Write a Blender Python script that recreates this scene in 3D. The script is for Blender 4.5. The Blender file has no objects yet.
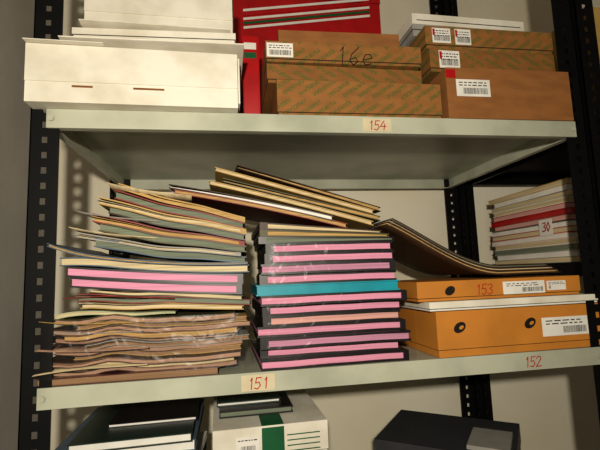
import bpy, math, random
import numpy as np
from mathutils import Vector, Matrix, noise
random.seed(7)
sc = bpy.context.scene
try:
    sc.view_settings.view_transform = 'Standard'
    sc.view_settings.look = 'None'
except Exception: pass

# ---------------------------------------------------------------- materials
def lin(c):
    return tuple(((x/255)/12.92 if x/255 <= .04045 else ((x/255+.055)/1.055)**2.4) for x in c)+(1,)
MATS = {}
def mat(name, rgb, rough=.6, var=.12, scale=(30,30,30), bump=0., bscale=200, metal=0., spec=.3, rgb2=None, coat=0.):
    if name in MATS: return MATS[name]
    m = bpy.data.materials.new(name); m.use_nodes = True
    nt = m.node_tree; b = nt.nodes['Principled BSDF']
    tc = nt.nodes.new('ShaderNodeTexCoord'); mp = nt.nodes.new('ShaderNodeMapping')
    mp.inputs['Scale'].default_value = scale
    nt.links.new(tc.outputs['Object'], mp.inputs['Vector'])
    n = nt.nodes.new('ShaderNodeTexNoise'); n.inputs['Scale'].default_value = 1; n.inputs['Detail'].default_value = 4
    nt.links.new(mp.outputs[0], n.inputs['Vector'])
    cr = nt.nodes.new('ShaderNodeValToRGB')
    c = lin(rgb); d = lin(rgb2) if rgb2 else tuple(x*(1-var*2) for x in c[:3])+(1,)
    cr.color_ramp.elements[0].position = .35; cr.color_ramp.elements[0].color = d
    cr.color_ramp.elements[1].position = .6; cr.color_ramp.elements[1].color = c
    nt.links.new(n.outputs['Fac'], cr.inputs[0]); nt.links.new(cr.outputs[0], b.inputs['Base Color'])
    b.inputs['Roughness'].default_value = rough; b.inputs['Metallic'].default_value = metal
    b.inputs['Specular IOR Level'].default_value = spec
    b.inputs['Coat Weight'].default_value = coat; b.inputs['Coat Roughness'].default_value = .15
    if bump:
        n2 = nt.nodes.new('ShaderNodeTexNoise'); n2.inputs['Scale'].default_value = bscale
        nt.links.new(tc.outputs['Object'], n2.inputs['Vector'])
        bp = nt.nodes.new('ShaderNodeBump'); bp.inputs['Strength'].default_value = bump; bp.inputs['Distance'].default_value = .003
        nt.links.new(n2.outputs['Fac'], bp.inputs['Height']); nt.links.new(bp.outputs[0], b.inputs['Normal'])
    MATS[name] = m; m['cr'] = cr.name
    return m

def printed_kraft(name, base, ink, ang=.6):
    m = mat(name, base, .75, .10, (25,25,60), .15, 300)
    nt = m.node_tree; b = nt.nodes['Principled BSDF']; cr = nt.nodes[m['cr']]
    tc = nt.nodes.new('ShaderNodeTexCoord')
    mp = nt.nodes.new('ShaderNodeMapping'); mp.inputs['Rotation'].default_value = (0, ang, 0)
    nt.links.new(tc.outputs['Object'], mp.inputs['Vector'])
    sx = nt.nodes.new('ShaderNodeSeparateXYZ'); nt.links.new(mp.outputs[0], sx.inputs[0])
    def M(op, a, bb=None):
        q = nt.nodes.new('ShaderNodeMath'); q.operation = op
        for i, v in enumerate((a, bb)):
            if v is None: continue
            if isinstance(v, (int, float)): q.inputs[i].default_value = v
            else: nt.links.new(v, q.inputs[i])
        return q.outputs[0]
    band = M('GREATER_THAN', M('SINE', M('MULTIPLY', sx.outputs['Z'], 380)), .0)
    rowid = M('FLOOR', M('MULTIPLY', sx.outputs['Z'], 380/6.283))
    ph = M('MULTIPLY', rowid, 2.1)
    gap = M('GREATER_THAN', M('SINE', M('ADD', M('MULTIPLY', sx.outputs['X'], 90), ph)), -.65)
    mp2 = nt.nodes.new('ShaderNodeMapping'); mp2.inputs['Scale'].default_value = (420, 0, 260)
    nt.links.new(mp.outputs[0], mp2.inputs['Vector'])
    nz = nt.nodes.new('ShaderNodeTexNoise'); nz.inputs['Scale'].default_value = 1; nz.inputs['Detail'].default_value = 0
    nt.links.new(mp2.outputs[0], nz.inputs['Vector'])
    let = M('GREATER_THAN', nz.outputs['Fac'], .44)
    f = M('MULTIPLY', M('MULTIPLY', M('MULTIPLY', band, gap), let), .75)
    mx = nt.nodes.new('ShaderNodeMixRGB'); nt.links.new(f, mx.inputs[0]); nt.links.new(cr.outputs[0], mx.inputs[1])
    mx.inputs[2].default_value = lin(ink); nt.links.new(mx.outputs[0], b.inputs['Base Color'])
    return m

def film(name, fac=.12, rough=.12, nscale=55):
    m = bpy.data.materials.new(name); m.use_nodes = True; nt = m.node_tree
    nt.nodes.remove(nt.nodes['Principled BSDF']); out = nt.nodes['Material Output']
    t = nt.nodes.new('ShaderNodeBsdfTransparent'); t.inputs[0].default_value = (.97,.96,.95,1)
    g = nt.nodes.new('ShaderNodeBsdfGlossy'); g.inputs['Roughness'].default_value = rough
    mx = nt.nodes.new('ShaderNodeMixShader'); mx.inputs[0].default_value = fac
    tc = nt.nodes.new('ShaderNodeTexCoord'); n = nt.nodes.new('ShaderNodeTexNoise')
    n.inputs['Scale'].default_value = nscale; n.inputs['Detail'].default_value = 1; n.inputs['Distortion'].default_value = 1.
    nt.links.new(tc.outputs['Object'], n.inputs['Vector'])
    bp = nt.nodes.new('ShaderNodeBump'); bp.inputs['Strength'].default_value = .7; bp.inputs['Distance'].default_value = .005
    nt.links.new(n.outputs['Fac'], bp.inputs['Height']); nt.links.new(bp.outputs[0], g.inputs['Normal'])
    nt.links.new(t.outputs[0], mx.inputs[1]); nt.links.new(g.outputs[0], mx.inputs[2]); nt.links.new(mx.outputs[0], out.inputs[0])
    MATS[name] = m; return m

PG = (6, 6, 500)
shelfm = mat('shelf_enamel', (180,181,160), .42, .06, (9,9,9), .03, 60, spec=.5, rgb2=(156,158,138))
blackm = mat('black_enamel', (6,6,7), .55, .1, spec=.15)
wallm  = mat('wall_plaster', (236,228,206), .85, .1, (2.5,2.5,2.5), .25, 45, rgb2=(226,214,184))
walll  = mat('wall_plaster_shaded', (184,178,168), .9, .1, (2.5,2.5,2.5), .25, 45, rgb2=(166,160,148))  # darker copy of the plaster; grazing-light shade put into the left wall's colour
floorm = mat('floor_tile', (120,112,100), .6, .1, (5,5,5))
ceilm  = mat('ceiling_paint', (200,195,185), .9, .04, (2,2,2))
whitec = mat('white_card', (228,222,206), .7, .07, (14,14,14), .12, 120, rgb2=(208,200,180))
whitep = mat('white_paper', (230,226,216), .6, .05)
darkgap= mat('dark_gap', (28,20,14), .9, .1)
flute  = mat('corrugated_edge', (176,140,90), .85, .2, (300,300,300))
kraft  = printed_kraft('kraft_printed', (144,94,44), (78,86,32), .6)
kraft2 = printed_kraft('kraft_printed_b', (136,88,40), (78,86,32), -.5)
kraftp = mat('kraft_plain', (144,92,46), .7, .1, (20,20,60), .15, 250)
tape   = mat('parcel_tape', (128,78,36), .25, .08, spec=.6)
yellow = mat('ochre_card', (196,124,44), .5, .08, (12,12,12), .08, 150, spec=.4)
redm   = mat('red_card', (176,12,16), .5, .1, (20,20,20))
greenm = mat('green_card', (16,84,46), .5, .1)
ink    = mat('black_ink', (18,15,14), .6, .05)
redink = mat('red_ink', (178,36,24), .6, .05)
tapeb  = mat('label_tape', (206,192,158), .6, .06)
dkcover= mat('black_cover', (20,15,18), .4, .1, spec=.4)
pink   = mat('pink_pages', (224,148,176), .75, .10, PG, .1, 400)
pinkd  = mat('lilac_pages', (196,136,164), .75, .12, PG, .1, 400)
teal   = mat('teal_cover', (16,140,156), .45, .08)
cream  = mat('cream_pages', (212,192,150), .8, .16, PG, .1, 400)
tan    = mat('tan_pages', (190,152,92), .8, .18, PG, .1, 400)
brownp = mat('brown_pages', (146,112,80), .8, .2, PG, .1, 400)
rosep  = mat('rosebrown_pages', (172,134,110), .8, .2, PG, .1, 400)
greyg  = mat('greygreen_pages', (116,124,104), .8, .16, PG, .1, 400)
olive  = mat('olive_cover', (76,72,42), .5, .1)
maroon = mat('maroon_cover', (72,22,20), .3, .12, spec=.6)
redb   = mat('redbrown_cover', (128,42,30), .5, .1)
brownc = mat('brown_cover', (60,40,26), .45, .12)
tanc   = mat('buff_cover', (184,148,80), .55, .1)
bluec  = mat('bluegrey_cover', (76,92,106), .5, .1)
pgreen = mat('palegreen_cover', (172,178,138), .6, .08)
greyc  = mat('grey_cover', (150,146,138), .6, .08)
dkgrey = mat('charcoal_plastic', (52,52,55), .5, .08)
dkgreen= mat('darkgreen_cover', (24,42,34), .35, .1, spec=.5)
orange = mat('salmon_pages', (216,160,150), .7, .1, PG)
plastic= film('plastic_film', .016, .35, 38)
plastic2=film('plastic_film_b', .007, .28, 40)

# ---------------------------------------------------------------- mesh builder
class MB:
    def __init__(s): s.v=[]; s.f=[]; s.m=[]; s.mats=[]; s.sm=[]; s.M=Matrix()
    def mi(s, m):
        if m not in s.mats: s.mats.append(m)
        return s.mats.index(m)
    def add(s, vs, fs, m, smooth=False):
        o=len(s.v); i=s.mi(m)
        s.v += [s.M @ Vector(p) for p in vs]
        for f in fs: s.f.append([o+k for k in f]); s.m.append(i); s.sm.append(smooth)
    def box(s,x0,x1,y0,y1,z0,z1,m):
        s.add([(x0,y0,z0),(x1,y0,z0),(x1,y1,z0),(x0,y1,z0),(x0,y0,z1),(x1,y0,z1),(x1,y1,z1),(x0,y1,z1)],
          [(0,3,2,1),(4,5,6,7),(0,1,5,4),(1,2,6,5),(2,3,7,6),(3,0,4,7)],m)
    def slab(s,x0,x1,y0,y1,zb,zt,m,nx=16,ny=3,smooth=False,xo=None):
        vs=[]
        for top in (zb,zt):
            for j in range(ny+1):
                for i in range(nx+1):
                    x=x0+(x1-x0)*i/nx; y=y0+(y1-y0)*j/ny
                    dx=xo(x,y) if xo else 0
                    vs.append((x+dx,y,top(x,y)))
        n=(nx+1)*(ny+1); fs=[]
        g=lambda i,j,k: k*n+j*(nx+1)+i
        for j in range(ny):
            for i in range(nx):
                fs.append((g(i,j,0),g(i,j+1,0),g(i+1,j+1,0),g(i+1,j,0)))
                fs.append((g(i,j,1),g(i+1,j,1),g(i+1,j+1,1),g(i,j+1,1)))
        for i in range(nx):
            fs.append((g(i,0,0),g(i+1,0,0),g(i+1,0,1),g(i,0,1)))
            fs.append((g(i+1,ny,0),g(i,ny,0),g(i,ny,1),g(i+1,ny,1)))
        for j in range(ny):
            fs.append((g(0,j+1,0),g(0,j,0),g(0,j,1),g(0,j+1,1)))
            fs.append((g(nx,j,0),g(nx,j+1,0),g(nx,j+1,1),g(nx,j,1)))
        s.add(vs,fs,m,smooth)
    def booklet(s,x0,x1,y0,y1,zl,zr,hl,hr,cover,page,ct=.0016,sag=0.,yaw=0.,spine=None,wav=0.,inset=.003,seed=0,opn=0.,curl=0.):
        old=s.M; cx,cy=(x0+x1)/2,(y0+y1)/2
        s.M = old @ Matrix.Translation((cx,cy,0)) @ Matrix.Rotation(yaw,4,'Z') @ Matrix.Translation((-cx,-cy,0))
        def base(x,y):
            u=(x-x0)/(x1-x0)
            return zl+(zr-zl)*u - sag*4*u*(1-u) + wav*(noise.noise(Vector((x*14,y*3,seed*3.7)))) - curl*max(0,1-u*4)**2
        def th(x): 
            u=(x-x0)/(x1-x0); return hl+(hr-hl)*u
        def op(x):
            u=(x-x0)/(x1-x0); return opn*max(0,1-u*1.3)
        s.slab(x0,x1,y0,y1,base,lambda x,y:base(x,y)+ct,cover)
        s.slab(x0+.002,x1-inset,y0+inset,y1-inset,lambda x,y:base(x,y)+ct,lambda x,y:base(x,y)+th(x)-ct-op(x),page)
        if opn>.003:
            s.slab(x0-.004,x1-inset-.02,y0+inset+.001,y1-inset,lambda x,y:base(x,y)+th(x)-ct-op(x)*.55,lambda x,y:base(x,y)+th(x)-ct-op(x)*.4,page)
        s.slab(x0,x1,y0,y1,lambda x,y:base(x,y)+th(x)-ct,lambda x,y:base(x,y)+th(x),cover)
        if spine=='L' or spine=='R':
            a,b=(x0,x0+.014) if spine=='L' else (x1-.010,x1)
            s.slab(a,b,y0-.0004,y1+.0004,lambda x,y:base(x,y)-.0002,lambda x,y:base(x,y)+th(x)+.0002,cover,2)
        s.M=old
    def loose(s,x0,x1,y0,y1,zl,zr,m,curl=.0,t=.0009,yaw=0):
        old=s.M; cx,cy=x1,(y0+y1)/2
        s.M = old @ Matrix.Translation((cx,cy,0)) @ Matrix.Rotation(yaw,4,'Z') @ Matrix.Translation((-cx,-cy,0))
        f=lambda x,y: zl+(zr-zl)*(x-x0)/(x1-x0)+curl*max(0,1-(x-x0)/(x1-x0)*1.8)**2*(1-.6*(y-y0)/(y1-y0))
        s.slab(x0,x1,y0,y1,f,lambda x,y:f(x,y)+t,m,16,4,True); s.M=old
    def strokes(s,text,x,y,z,h,m,w=.0016,sp=.75,M=None):
        G={'1':[[(.35,.75),(.5,1),(.5,0)]],
           '2':[[(.1,.8),(.3,1),(.6,.95),(.65,.7),(.1,0),(.75,.05)]],
           '3':[[(.1,.95),(.5,1),(.6,.75),(.3,.55),(.6,.4),(.6,.15),(.3,0),(.05,.1)]],
           '4':[[(.45,1),(.05,.4),(.75,.4)],[(.55,.7),(.5,0)]],
           '5':[[(.7,1),(.2,1),(.15,.55),(.5,.6),(.65,.3),(.4,0),(.05,.1)]],
           '0':[[(.3,1),(.05,.5),(.3,0),(.6,.45),(.3,1)]],
           '6':[[(.6,1),(.2,.6),(.1,.2),(.35,0),(.6,.2),(.45,.42),(.15,.3)]],
           'e':[[(.1,.3),(.6,.4),(.5,.62),(.2,.6),(.05,.3),(.2,.02),(.6,.1)]]}
        for k,c in enumerate(text):
            for line in G.get(c,[]):
                P=[Vector((x+(k*sp+p[0]+p[1]*.12)*h*.9,0,z+p[1]*h)) for p in line]
                for a,b in zip(P,P[1:]):
                    d=(b-a).normalized(); n=Vector((-d.z,0,d.x))*w/2; a=a-d*w*.3; b=b+d*w*.3
                    q=[a-n,b-n,b+n,a+n]
                    s.add([(p.x,y,p.z) for p in q]+[(p.x,y-.0004,p.z) for p in q],
                          [(0,1,2,3),(7,6,5,4),(0,4,5,1),(1,5,6,2),(2,6,7,3),(3,7,4,0)],m)
    def label(s,x0,x1,z0,z1,y,bar=(.3,.9),rows=1,red=False):
        s.box(x0,x1,y-.0006,y,z0,z1,whitep)
        w=x1-x0; h=z1-z0; yy=y-.0006
        for r in range(rows):
            zz=z0+h*(.82-.16*r); x=x0+w*.08
            while x<x0+w*.85:
                l=w*random.uniform(.05,.16); s.box(x,min(x+l,x1-w*.05),yy-.0003,yy,zz-h*.04,zz+h*.02,ink); x+=l+w*.04
        x=x0+w*bar[0]
        while x<x0+w*bar[1]:
            b=random.choice([.0006,.001,.0014]); s.box(x,x+b,yy-.0003,yy,z0+h*.14,z0+h*.5,ink); x+=b+random.choice([.0008,.0012])
        if red: s.box(x0+w*.02,x0+w*.14,yy-.0004,yy,z0+h*.5,z1-h*.06,redm)
    def wrap(s,x0,x1,y0,y1,z0,z1,m,amp=.004,n=44,seed=0,ang=0.):
        path=[(x0,y1),(x0,y0),(x1,y0),(x1,y1)]
        L=[0]; 
        for a,b in zip(path,path[1:]): L.append(L[-1]+math.dist(a,b))
        nz=10; vs=[]
        for j in range(nz+1):
            for i in range(n+1):
                t=L[-1]*i/n
                for k in range(3):
                    if t<=L[k+1]+1e-9: break
                q=(t-L[k])/(L[k+1]-L[k]); x=path[k][0]+(path[k+1][0]-path[k][0])*q; y=path[k][1]+(path[k+1][1]-path[k][1])*q
                d=noise.noise(Vector((x*30+seed,y*30,j*1.3)))*amp
                z=z0+(z1-z0)*j/nz
                vs.append((x+(-abs(d) if k==0 else abs(d) if k==2 else d*.3),y-(abs(d) if k==1 else 0),z))
        fs=[(j*(n+1)+i,j*(n+1)+i+1,(j+1)*(n+1)+i+1,(j+1)*(n+1)+i) for j in range(nz) for i in range(n)]
        s.add(vs,fs,m,True)
    def obj(s,name,bevel=0.,parent=None):
        xs=[p.x for p in s.v]; ys=[p.y for p in s.v]; zs=[p.z for p in s.v]
        o=Vector(((min(xs)+max(xs))/2,(min(ys)+max(ys))/2,min(zs)))
        me=bpy.data.meshes.new(name+'_mesh'); me.from_pydata([tuple(p-o) for p in s.v],[],s.f)
        for m in s.mats: me.materials.append(m)
        for i,p in enumerate(me.polygons): p.material_index=s.m[i]; p.use_smooth=s.sm[i]
        me.update(); ob=bpy.data.objects.new(name,me); ob.location=o; sc.collection.objects.link(ob)
        if bevel:
            b=ob.modifiers.new('b','BEVEL'); b.width=bevel; b.segments=2; b.limit_method='ANGLE'
        if parent: ob.parent=parent
        return ob

def R(cx,cy,yaw,roll=0,cz=0,pitch=0):
    return Matrix.Translation((cx,cy,cz))@Matrix.Rotation(yaw,4,'Z')@Matrix.Rotation(roll,4,'Y')@Matrix.Rotation(pitch,4,'X')

# ---------------------------------------------------------------- room
def room(name,*a,m):
    b=MB(); b.box(*a,m); return b.obj(name)
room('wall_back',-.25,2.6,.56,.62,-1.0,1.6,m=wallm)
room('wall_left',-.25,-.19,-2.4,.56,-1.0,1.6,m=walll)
room('wall_right',2.6,2.66,-2.4,.62,-1.0,1.6,m=wallm)
room('floor',-.25,2.66,-2.4,.62,-1.06,-1.0,m=floorm)
room('ceiling',-.25,2.66,-2.4,.62,1.6,1.66,m=ceilm)

# ---------------------------------------------------------------- shelving unit
def flange(b,axis,a0,a1,c,th,z0,z1,m):
    def bx(p,q,za,zb):
        if axis=='x': b.box(p,q,c,c+th,za,zb,m)
        else: b.box(c,c+th,p,q,za,zb,m)
    w=a1-a0; h0=a0+w*.40; h1=a0+w*.60
    bx(a0,h0,z0,z1); bx(h1,a1,z0,z1)
    z=z0; 
    while z<z1:
        bx(h0,h1,z,min(z+.015,z1)); z+=.026
def unit(name,x0,x1,y0,y1,levels,zt,sm,lip=.032,tags=()):
    root=bpy.data.objects.new(name,None); sc.collection.objects.link(root)
    k=0
    for X,sx in ((x0,1),(x1,-1)):
        for Y,sy in ((y0,1),(y1,-1)):
            b=MB(); t=.002; w=.045
            ox=X-sx*.026; oy=Y+sy*.003
            a,c=sorted((ox,ox+sx*w)); flange(b,'x',a,c,oy if sy>0 else oy-t,t,-1.0,zt,blackm)
            a,c=sorted((oy,oy+sy*.04)); flange(b,'y',a,c,ox if sx>0 else ox-t,t,-1.0,zt,blackm)
            b.box(min(ox,ox+sx*w),max(ox,ox+sx*w),min(oy,oy+sy*.04),max(oy,oy+sy*.04),-1.0,-.985,blackm)
            k+=1; b.obj('post_%d'%k,parent=root)
    for i,z in enumerate(levels):
        b=MB(); t=.0015
        X0,X1,Y0,Y1=x0,x1,y0,y1
        b.box(X0,X1,Y0,Y1,z-t,z,sm)
        b.box(X0,X1,Y0-.001,Y0+.001,z-lip,z+.0005,sm); b.box(X0,X1,Y1-.002,Y1,z-lip,z-t,sm)
        b.box(X0,X0+.002,Y0,Y1,z-lip,z-t,sm); b.box(X1-.002,X1,Y0,Y1,z-lip,z-t,sm)
        r=.014
        b.box(X0,X1,Y0+.001,Y0+r,z-lip,z-lip+.002,sm); b.box(X0,X1,Y1-r,Y1-.002,z-lip,z-lip+.002,sm)
        b.box(X0+.002,X0+r,Y0+r,Y1-r,z-lip,z-lip+.002,sm); b.box(X1-r,X1-.002,Y0+r,Y1-r,z-lip,z-lip+.002,sm)
        for (zz,txt,x,patch) in tags:
            if abs(zz-z)<.01:
                if patch: b.box(x-.008,x+.048,Y0-.0018,Y0-.001,z-.029,z-.003,tapeb)
                b.strokes(txt,x,Y0-.0018,z-.026,.018,redink,.0018)
        b.obj('shelf_board_%d'%(i+1),bevel=.0012,parent=root)
    b=MB()
    for z in levels:
        for X in (x0+.008,x1-.008):
            b.M=Matrix.Translation((X,y0-.0015,z-.016))
            n=8; vs=[(math.cos(q*math.tau/n)*.005,yy,math.sin(q*math.tau/n)*.005) for yy in (0,-.003) for q in range(n)]
            b.add(vs,[tuple(range(n,2*n))]+[(q,(q+1)%n,n+(q+1)%n,n+q) for q in range(n)],sm)
    b.M=Matrix(); b.obj('bolts',parent=root)
    return root
unit('metal_shelving_unit',0,1.0,0,.515,(-.85,-.42,0,.45),1.25,shelfm,tags=((.45,'154',.555,True),(0,'151',.32,True),(0,'152',.83,False)))
unit('black_metal_shelving_unit',1.062,2.0,0,.515,(-.7,.165,.46),1.25,blackm)

# ---------------------------------------------------------------- left paper pile
b=MB()
cols=[(maroon,brownp),(brownc,rosep),(brownp,cream),(brownc,rosep),(tanc,brownp),(brownc,rosep),(greyc,brownp),(brownc,rosep),(brownp,tan),(brownc,rosep),(tanc,brownp),(olive,rosep)]
z=.001
xs0=[0,-.002,.03,.008,.045,.012,.06,.005,.035,.018,.05,.022]
for i,(c,p) in enumerate(cols):
    h=.0084 if i else .012
    x0=xs0[i]; x1=.332+random.uniform(-.026,.002)
    if i==0: x0,x1=-.004,.275
    b.booklet(x0,x1,.014+random.uniform(-.014,.016),.25,z,z-.0004*i,h,h*.97,c,p,.0010,wav=.011 if i else 0,yaw=random.uniform(-.05,.05)*(i>0),seed=1,inset=.0015,opn=.0042 if i%3==0 and i else .0015)
    z+=h
b.wrap(.004,.330,-.004,.24,.012,.1,plastic,.008,seed=3)
for (x0,zz,m,cu,yw) in [(-.006,.052,rosep,.006,.05),(.004,.079,greyc,.008,-.05),(-.008,.026,cream,-.006,.03),(.0,.094,tanc,.007,-.03)]:
    b.loose(x0,.16,-.002,.18,zz,zz-.001,m,cu,yaw=yw)
zl,zr=z+.004,z-.003
L=[(-.004,.20,.008,.003,pgreen,cream,.0),(.058,.324,.013,.007,tanc,cream,0),(.048,.328,.012,.009,redb,greyg,.0),(.070,.322,.011,.008,olive,cream,0)]
for i,(x0,x1,hl,hr,c,p,yw) in enumerate(L):
    b.booklet(x0,x1,.010+.004*(i%2),.25,zl,zr,hl,hr,c,p,.0014,yaw=[.04,-.04,.04,-.03][i],wav=.003,seed=2,opn=.006 if i>0 else 0,curl=.012 if i==0 else 0)
    zl+=hl; zr+=hr
b.loose(.03,.2,.0,.2,zl-.010,zr-.002,redb,-.008,yaw=.05)
for k in range(2):
    b.booklet(.042-.008*k,.318,.006,.24,zl,zr+.001,.0170,.0172,dkcover,pink,.003,yaw=.02*k-.01,seed=4,spine='R',sag=.002); zl+=.0173; zr+=.0175
b.booklet(.030,.334,-.002,.24,zl+.008,zr+.003,.014,.013,bluec,cream,.002,sag=.007,yaw=-.04,seed=5,curl=.008)
b.booklet(.014,.334,-.010,.23,zl+.024,zr+.0165,.006,.004,bluec,tan,.0016,sag=.009,yaw=-.06,seed=5,curl=-.008)
zl+=.031; zr+=.0215
T=[(.072,.326,.018,.012,bluec,greyg,.0,.002),(.050,.322,.010,.007,greyc,cream,-.05,.004),(.083,.328,.017,.012,olive,greyg,-.02,.001),(.066,.318,.016,.010,redb,tan,.05,.006),
   (.098,.328,.015,.012,brownc,greyg,-.03,0),(.076,.320,.014,.010,tanc,cream,.06,.006),(.106,.328,.018,.013,redb,greyg,-.04,.002),(.110,.326,.011,.010,tanc,tan,-.01,.003)]
for i,(x0,x1,hl,hr,c,p,yw,o) in enumerate(T):
    hl*=.90; hr*=.92
    b.booklet(x0,x1,.014+random.uniform(-.012,.014),.24,zl,zr,hl,hr,c,p,.0022,yaw=yw,sag=.005-.0005*i,seed=6,spine='R' if i%2 else None,opn=o,wav=.003)
    if i in (1,3,6): b.loose(x0-.016,x0+.12,.0,.2,zl+hl*.9,zl+hl*.7-.012,[cream,greyc,tanc][(i//2)%3],.006,yaw=[.08,-.06,.05][(i//2)%3])
    zl+=hl+.0003; zr+=hr+.0003
b.obj('ledger_book_pile')

# ---------------------------------------------------------------- middle pink pile
b=MB(); z=.001
for i in range(12):
    h=.0179
    x0=.346+random.uniform(-.006,.006)+(0 if i<7 else .008); x1=.610-.0005*i+random.uniform(-.016,.010)
    y0=.004+random.uniform(-.012,.012)
    if i==7: b.booklet(.340,.598,-.004,.235,z,z,h,h,teal,teal,.002)
    else: b.booklet(x0,x1,y0,.24,z,z,h,h,dkcover,orange if i==4 else (pinkd if i in (2,9) else pink),.0038,spine='L' if i%3 else 'R',yaw=random.uniform(-.035,.035),wav=.0014,seed=20)
    z+=h
b.wrap(.345,.618,-.012,.23,.004,.125,plastic2,.004,seed=14)
b.wrap(.350,.612,-.012,.23,.146,.214,plastic2,.004,seed=17)
zl=zr=z
for i,(x0,x1,c,p) in enumerate([(.350,.60,dkcover,greyg),(.350,.59,olive,tan),(.348,.575,brownc,cream)]):
    b.booklet(x0,x1,.012,.24,zl+.001,zr+.0006,.0125,.0065,c,p,.0022,yaw=.02*(i-1),seed=9,spine='L'); zl+=.0128; zr+=.0068
b.obj('pink_register_pile')

# fanned booklets across the two piles
b=MB()
F=[(.205,.52,.318,.243,redb,tan,-.06,.008),(.200,.50,.331,.257,brownc,whitep,-.13,.006),(.262,.57,.334,.249,tanc,cream,.0,.004),(.290,.588,.341,.258,olive,tan,-.04,.0),(.270,.575,.360,.273,tanc,cream,.03,.0),(.305,.588,.364,.280,brownc,tan,.09,.0)]
for i,(x0,x1,a,c,cv,pg,yw,sg) in enumerate(F):
    b.booklet(x0,x1,.03+.004*i,.23,a-.004,c-.001,.0075,.009,cv,pg,.0016,yaw=yw,sag=-sg*.5,seed=i,opn=.003 if i%2 else 0)
b.obj('fanned_exercise_book_pile')

# ---------------------------------------------------------------- ochre boxes
def carton(b,w,d,h,body,lid=None,lidh=.0,gap=True):
    if lid:
        b.box(.002,w-.002,.002,d-.002,0,h-lidh*.3,body)
        b.box(0,w,0,d,h-lidh,h,lid)
        b.box(.001,w-.001,.001,d-.001,h-lidh-.0012,h-lidh,darkgap)
    else:
        b.box(0,w,0,d,0,h-.004,body)
        b.box(0,w,0,d/2-.001,h-.004,h,body); b.box(0,w,d/2+.001,d,h-.004,h,body)
        b.box(w*.0,w,d/2-.02,d/2+.02,h,h+.0004,tape)
def blob(b,cx,cz,rx,rz,y,m,n=14,rot=.5):
    vs=[]
    for yy in (y,y-.0005):
        for q in range(n):
            t=q*math.tau/n; px=math.cos(t)*rx; pz=math.sin(t)*rz
            vs.append((cx+px*math.cos(rot)-pz*math.sin(rot),yy,cz+px*math.sin(rot)+pz*math.cos(rot)))
    b.add(vs,[tuple(range(n,2*n))]+[(q,(q+1)%n,n+(q+1)%n,n+q) for q in range(n)],m)
b=MB(); b.M=R(.665,.0,.015,cz=.001)
carton(b,.348,.27,.082,yellow,yellow,.068)
for cx in (.045,.19): blob(b,cx,.052,.013,.009,-.0004,ink); blob(b,cx+.003,.052,.005,.003,-.0009,yellow)
b.label(.215,.315,.025,.060,-.0002,(.45,.95),2)
b.obj('ochre_cardboard_box',bevel=.0015)
b=MB(); b.M=R(.652,-.004,.02,cz=.0845)
carton(b,.358,.265,.0165,whitep,whitec,.012)
b.obj('white_flat_box',bevel=.001)
b=MB(); b.M=R(.634,.004,.02,cz=.102)
carton(b,.345,.25,.036,yellow,yellow,.030)
blob(b,.065,.018,.011,.008,-.0004,ink)
b.strokes('153',.115,-.0002,.008,.019,redink,.0018)
b.label(.175,.265,.006,.030,-.0002,(.45,.95),2)
b.label(.27,.312,.010,.028,-.0002,(.1,.2),2)
b.obj('ochre_cardboard_box',bevel=.0015)

# ---------------------------------------------------------------- drooping folder sheaf
b=MB()
def droop(off,xs):
    def f(x,y):
        u=max(0,min(1,(x-xs)/.28))
        s=1-(u*u*(3-2*u))**.8
        return .1425+off+(.118)*s+ .004*math.sin(y*9)
    return f
off=0
for i,(c,t) in enumerate([(brownc,.003),(tan,.003),(brownc,.004),(cream,.002),(brownc,.004),(greyg,.002),(brownc,.002)]):
    f=droop(off,.560); b.slab(.602+.002*i,.975-.006*i,.05+.003*(i%2),.30,f,lambda x,y,f=f,t=t:f(x,y)+t,c,40,6,True)
    off+=t
b.obj('drooping_document_folder')

# ---------------------------------------------------------------- top shelf : white cartons
ZT=.451
b=MB(); b.M=R(-.022,-.03,.02,cz=ZT)
carton(b,.338,.375,.098,whitec)
b.box(.0,.338,-.002,.0,.0345,.0975,whitec)
for x,w in ((.07,.032),(.165,.05)):
    b.box(x,x+w,-.0006,.0,.026,.0295,tape)
b.box(.339,.342,.004,.36,.01,.093,whitec)
b.slab(.05,.35,-.008,.12,lambda x,y:.0995+.018*(.12-y)/.126*(.4+x),lambda x,y:.1015+.018*(.12-y)/.126*(.4+x),whitec,4,4)
b.slab(.0,.12,-.014,.05,lambda x,y:.0985-.06*max(0,-y),lambda x,y:.0998-.06*max(0,-y),whitec,4,4)
b.obj('white_carton',bevel=.0012)
b=MB(); b.M=R(.03,.015,-.03,cz=ZT+.1145)
carton(b,.285,.33,.042,whitec,whitec,.012)
b.obj('white_carton',bevel=.0012)
b=MB(); b.M=R(.045,.03,.02,cz=ZT+.158)
carton(b,.265,.32,.12,whitec); b.box(.0,.265,-.002,.0,.04,.12,whitec)
b.slab(.0,.26,-.03,-.002,lambda x,y:.001+.1*-y,lambda x,y:.0025+.1*-y,whitec,3,3)
b.obj('white_carton',bevel=.0012)

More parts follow.
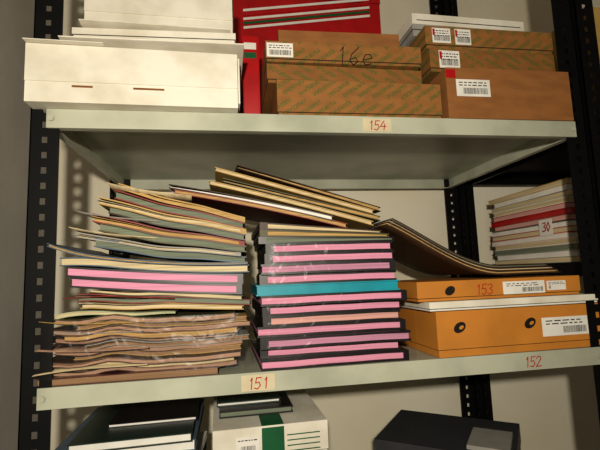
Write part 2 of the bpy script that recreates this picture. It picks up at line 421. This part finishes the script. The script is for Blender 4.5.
# ---------------------------------------------------------------- kraft cartons (middle)
b=MB(); b.M=R(.388,.004,-.01,cz=ZT)
carton(b,.322,.33,.069,kraft,kraft,.062)
b.obj('kraft_carton',bevel=.0015)
b=MB(); b.M=R(.372,.02,.01,cz=ZT+.0705)
carton(b,.312,.32,.037,kraft2,kraft2,.03)
b.obj('kraft_carton',bevel=.0015)
b=MB(); b.M=R(.370,.012,-.015,cz=ZT+.1085)
carton(b,.308,.33,.040,kraft,kraft,.034)
b.label(.002,.052,.008,.036,-.0002,(.1,.9),2)
b.strokes('16e',.13,-.0002,-.002,.036,ink,.0018,.85)
b.obj('kraft_carton',bevel=.0015)
b=MB(); b.M=R(.40,.05,-.03,cz=ZT+.150)
carton(b,.25,.28,.045,kraftp,kraftp,.03)
b.box(.04,.058,-.0005,0,.004,.010,greenm); b.box(.058,.07,-.0005,0,.004,.010,whitep); b.box(.07,.082,-.0005,0,.004,.010,redm)
b.obj('kraft_carton',bevel=.0015)

# right cartons
b=MB(); b.M=R(.722,-.002,-.01,cz=ZT)
carton(b,.272,.38,.104,kraftp)
b.label(.02,.092,.045,.080,-.0002,(.2,.9),2)
b.box(.0,.02,-.001,-.0004,.082,.100,redm)
b.obj('kraft_carton',bevel=.0015)
b=MB(); b.M=R(.702,.018,.012,cz=ZT+.1055)
carton(b,.286,.33,.050,kraft2,kraft2,.042)
b.label(.02,.065,.008,.045,-.0002,(.1,.9),3,True)
b.obj('kraft_carton',bevel=.0015)
b=MB(); b.M=R(.698,.022,-.005,cz=ZT+.157)
carton(b,.290,.33,.048,kraft,kraft,.04)
b.label(.015,.055,.012,.044,-.0002,(.1,.9),3,True); b.label(.065,.100,.010,.044,-.0002,(.1,.9),3,True)
b.obj('kraft_carton',bevel=.0015)
b=MB(); b.M=R(.69,.06,.02,cz=ZT+.2065)
carton(b,.28,.28,.025,greyc,greyc,.01); b.box(0,.27,-.001,.27,.026,.05,whitec); b.box(.01,.26,-.0015,-.001,.034,.036,darkgap)
b.obj('grey_flat_box',bevel=.001)
# big red box with striped print behind
b=MB(); b.M=R(.315,.378,.0,cz=ZT)
carton(b,.435,.11,.56,redm,redm,.06)
for k in range(5):
    mm=[whitep,greenm,whitep,redm,whitep][k]
    z0=.395+.013*k
    b.add([(.03,-.001,z0),(.40,-.001,z0+.06),(.40,-.001,z0+.067),(.03,-.001,z0+.007),(.03,-.0002,z0),(.40,-.0002,z0+.06),(.40,-.0002,z0+.067),(.03,-.0002,z0+.007)],
          [(0,1,2,3),(7,6,5,4),(0,4,5,1),(1,5,6,2),(2,6,7,3),(3,7,4,0)],mm)
b.obj('red_striped_box')
b=MB(); b.M=R(.330,.12,.0,cz=ZT)
b.slab(0,.036,0,.23,lambda x,y:0,lambda x,y:.22+.01*math.sin(y*30),redm,6,10,True); b.box(.004,.030,-.001,0,.19,.205,whitep); b.box(.004,.030,-.001,0,.17,.183,greenm)
b.obj('red_packet',bevel=.002)

# ---------------------------------------------------------------- neighbour unit contents
b=MB(); z=.166
C=[(greyc,cream),(whitep,whitep),(greyc,greyg),(whitep,cream),(orange,whitep),(redm,cream),(greyc,whitep),(maroon,orange),(redm,redm),(redm,orange),(whitep,cream),(greyc,cream),(whitep,whitep),(tanc,cream)]
for i,(c,p) in enumerate(C):
    h=.0142
    b.booklet(1.085+random.uniform(0,.006),1.30,.135+random.uniform(-.014,.014),.44+random.uniform(-.02,.01),z,z,h,h,c,p,.0016,inset=.001,seed=i,wav=.002)
    z+=h
b.box(1.0825,1.0835,.19,.235,.235,.275,whitep)
b.M=Matrix.Translation((1.0823,.225,.245))@Matrix.Rotation(-math.pi/2,4,'Z')
b.strokes('30',0,0,0,.022,redm,.003); b.M=Matrix()
b.wrap(1.080,1.302,.115,.45,.168,z,plastic2,.004,seed=30)
b.obj('wrapped_magazine_pile')
b=MB()
for i in range(7):
    x=1.09+.045*i; b.slab(x,x+.042,.03,.30,lambda x,y:.461,lambda x,y:.461+.27,[tanc,cream,greyc,cream,tanc,cream,tanc][i],2,2)
    b.box(x+.004,x+.038,.0292,.0302,.50,.60,whitep)
b.obj('binder_row')

# ---------------------------------------------------------------- shelf below
ZB=-.419
b=MB(); z=ZB; i=0
while z<-.115:
    h=random.choice([.010,.014,.018]); c=random.choice([greyc,dkcover,whitep,bluec,dkgreen]); p=random.choice([whitep,cream,whitep,greyg])
    b.booklet(.01+random.uniform(-.008,.02),.225+random.uniform(-.012,.01),.03+random.uniform(-.01,.02),.30,z,z,h,h,c,p,.0012,yaw=random.uniform(-.06,.06),seed=i); z+=h; i+=1
b.booklet(.03,.225,.035,.30,z,z,.015,.015,dkgreen,whitep,.002,yaw=.03); z+=.015
b.booklet(.075,.23,.10,.31,z,z,.006,.006,dkcover,whitep,.001,yaw=.02); 
b.obj('magazine_pile')
b=MB(); b.M=R(.262,.05,.03,cz=ZB)
carton(b,.205,.25,.315,whitec,whitec,.05)
b.box(.085,.125,-.0008,0,.24,.312,greenm); b.box(.085,.125,0,.10,.3153,.3158,greenm)
b.label(.04,.08,.27,.30,-.0002,(.2,.8),1)
for k in range(4): b.box(.13,.19,-.0006,0,.268+.009*k,.270+.009*k,greenm)
b.obj('white_storage_box',bevel=.002)
b=MB(); b.booklet(.27,.41,.11,.29,-.1025,-.1025,.012,.012,dkcover,greyg,.002,yaw=.02); b.booklet(.265,.39,.14,.28,-.09,-.09,.008,.008,dkgreen,whitep,.002,yaw=.02)
b.obj('dark_notebook')
b=MB()
b.M=Matrix.Translation((.78,.21,ZB))@Matrix.Rotation(math.radians(-38),4,'Z')@Matrix.Translation((-.14,-.11,0))
carton(b,.28,.22,.214,dkgrey,dkgrey,.04)
b.box(.19,.27,.02,.13,.2145,.223,greyc)
b.obj('charcoal_box',bevel=.003)

# ---------------------------------------------------------------- lights / world
w=bpy.data.worlds.new('World'); sc.world=w; w.use_nodes=True
w.node_tree.nodes['Background'].inputs[0].default_value=(1,.88,.70,1); w.node_tree.nodes['Background'].inputs[1].default_value=.07
l=bpy.data.lights.new('lamp','AREA'); l.shape='DISK'; l.size=.04; l.energy=13.5; l.color=(1,.92,.77)
o=bpy.data.objects.new('camera_flash',l); o.location=(.24,-1.0,.28); sc.collection.objects.link(o)  # stands for the camera flash, set back behind the camera to brighten walls
d=Vector((.46,.25,.24))-o.location; o.rotation_euler=d.to_track_quat('-Z','Y').to_euler()

# ---------------------------------------------------------------- camera (pose solved from measured shelf corners)
P3=np.array([(0,0,.418),(1,0,.418),(0,.515,.418),(1,.515,.418),(0,0,0),(1,0,0),(0,0,.45),(1,0,.45),(0,0,-.032),(1,0,-.032)],float)
P2=np.array([(50,131),(577,140),(122,186),(448,187),(32,390),(604,345),(48,113),(577,125),(34,408),(604,358)],float)
fw=Vector((.1714,.981,.0931)).normalized(); up=Vector((.015,-.097,.995)); up=(up-fw*up.dot(fw)).normalized(); rt=fw.cross(up)
R0=np.array([list(rt),list(-up),list(fw)])
def rod(r):
    return np.array(Matrix.Rotation(float(np.linalg.norm(r)),3,Vector(r)) if np.linalg.norm(r)>1e-12 else Matrix.Identity(3))
def proj(p):
    q=(P3-p[3:6])@(rod(p[:3])@R0).T
    return (np.stack([300+p[6]*q[:,0]/q[:,2],225+p[6]*q[:,1]/q[:,2]],1)-P2).ravel()
p=np.array([0,0,0,.283,-.764,.182,435.]); 
for it in range(25):
    r=proj(p); J=np.zeros((len(r),7))
    for k in range(7):
        h=1e-5 if k<6 else 1e-2; e=p.copy(); e[k]+=h; J[:,k]=(proj(e)-r)/h
    p=p-np.linalg.lstsq(np.vstack([J,np.diag([0]*6+[.02])]),np.append(r,[0]*6+[.02*(p[6]-435)]),rcond=None)[0]
RR=rod(p[:3])@R0
cam=bpy.data.cameras.new('cam'); co=bpy.data.objects.new('camera',cam); sc.collection.objects.link(co)
cam.sensor_width=36; cam.lens=float(p[6])*36/600; cam.clip_start=.01
x,y,z=RR[0],-RR[1],-RR[2]
co.matrix_world=Matrix(((x[0],y[0],z[0],p[3]),(x[1],y[1],z[1],p[4]),(x[2],y[2],z[2],p[5]),(0,0,0,1)))
sc.camera=co
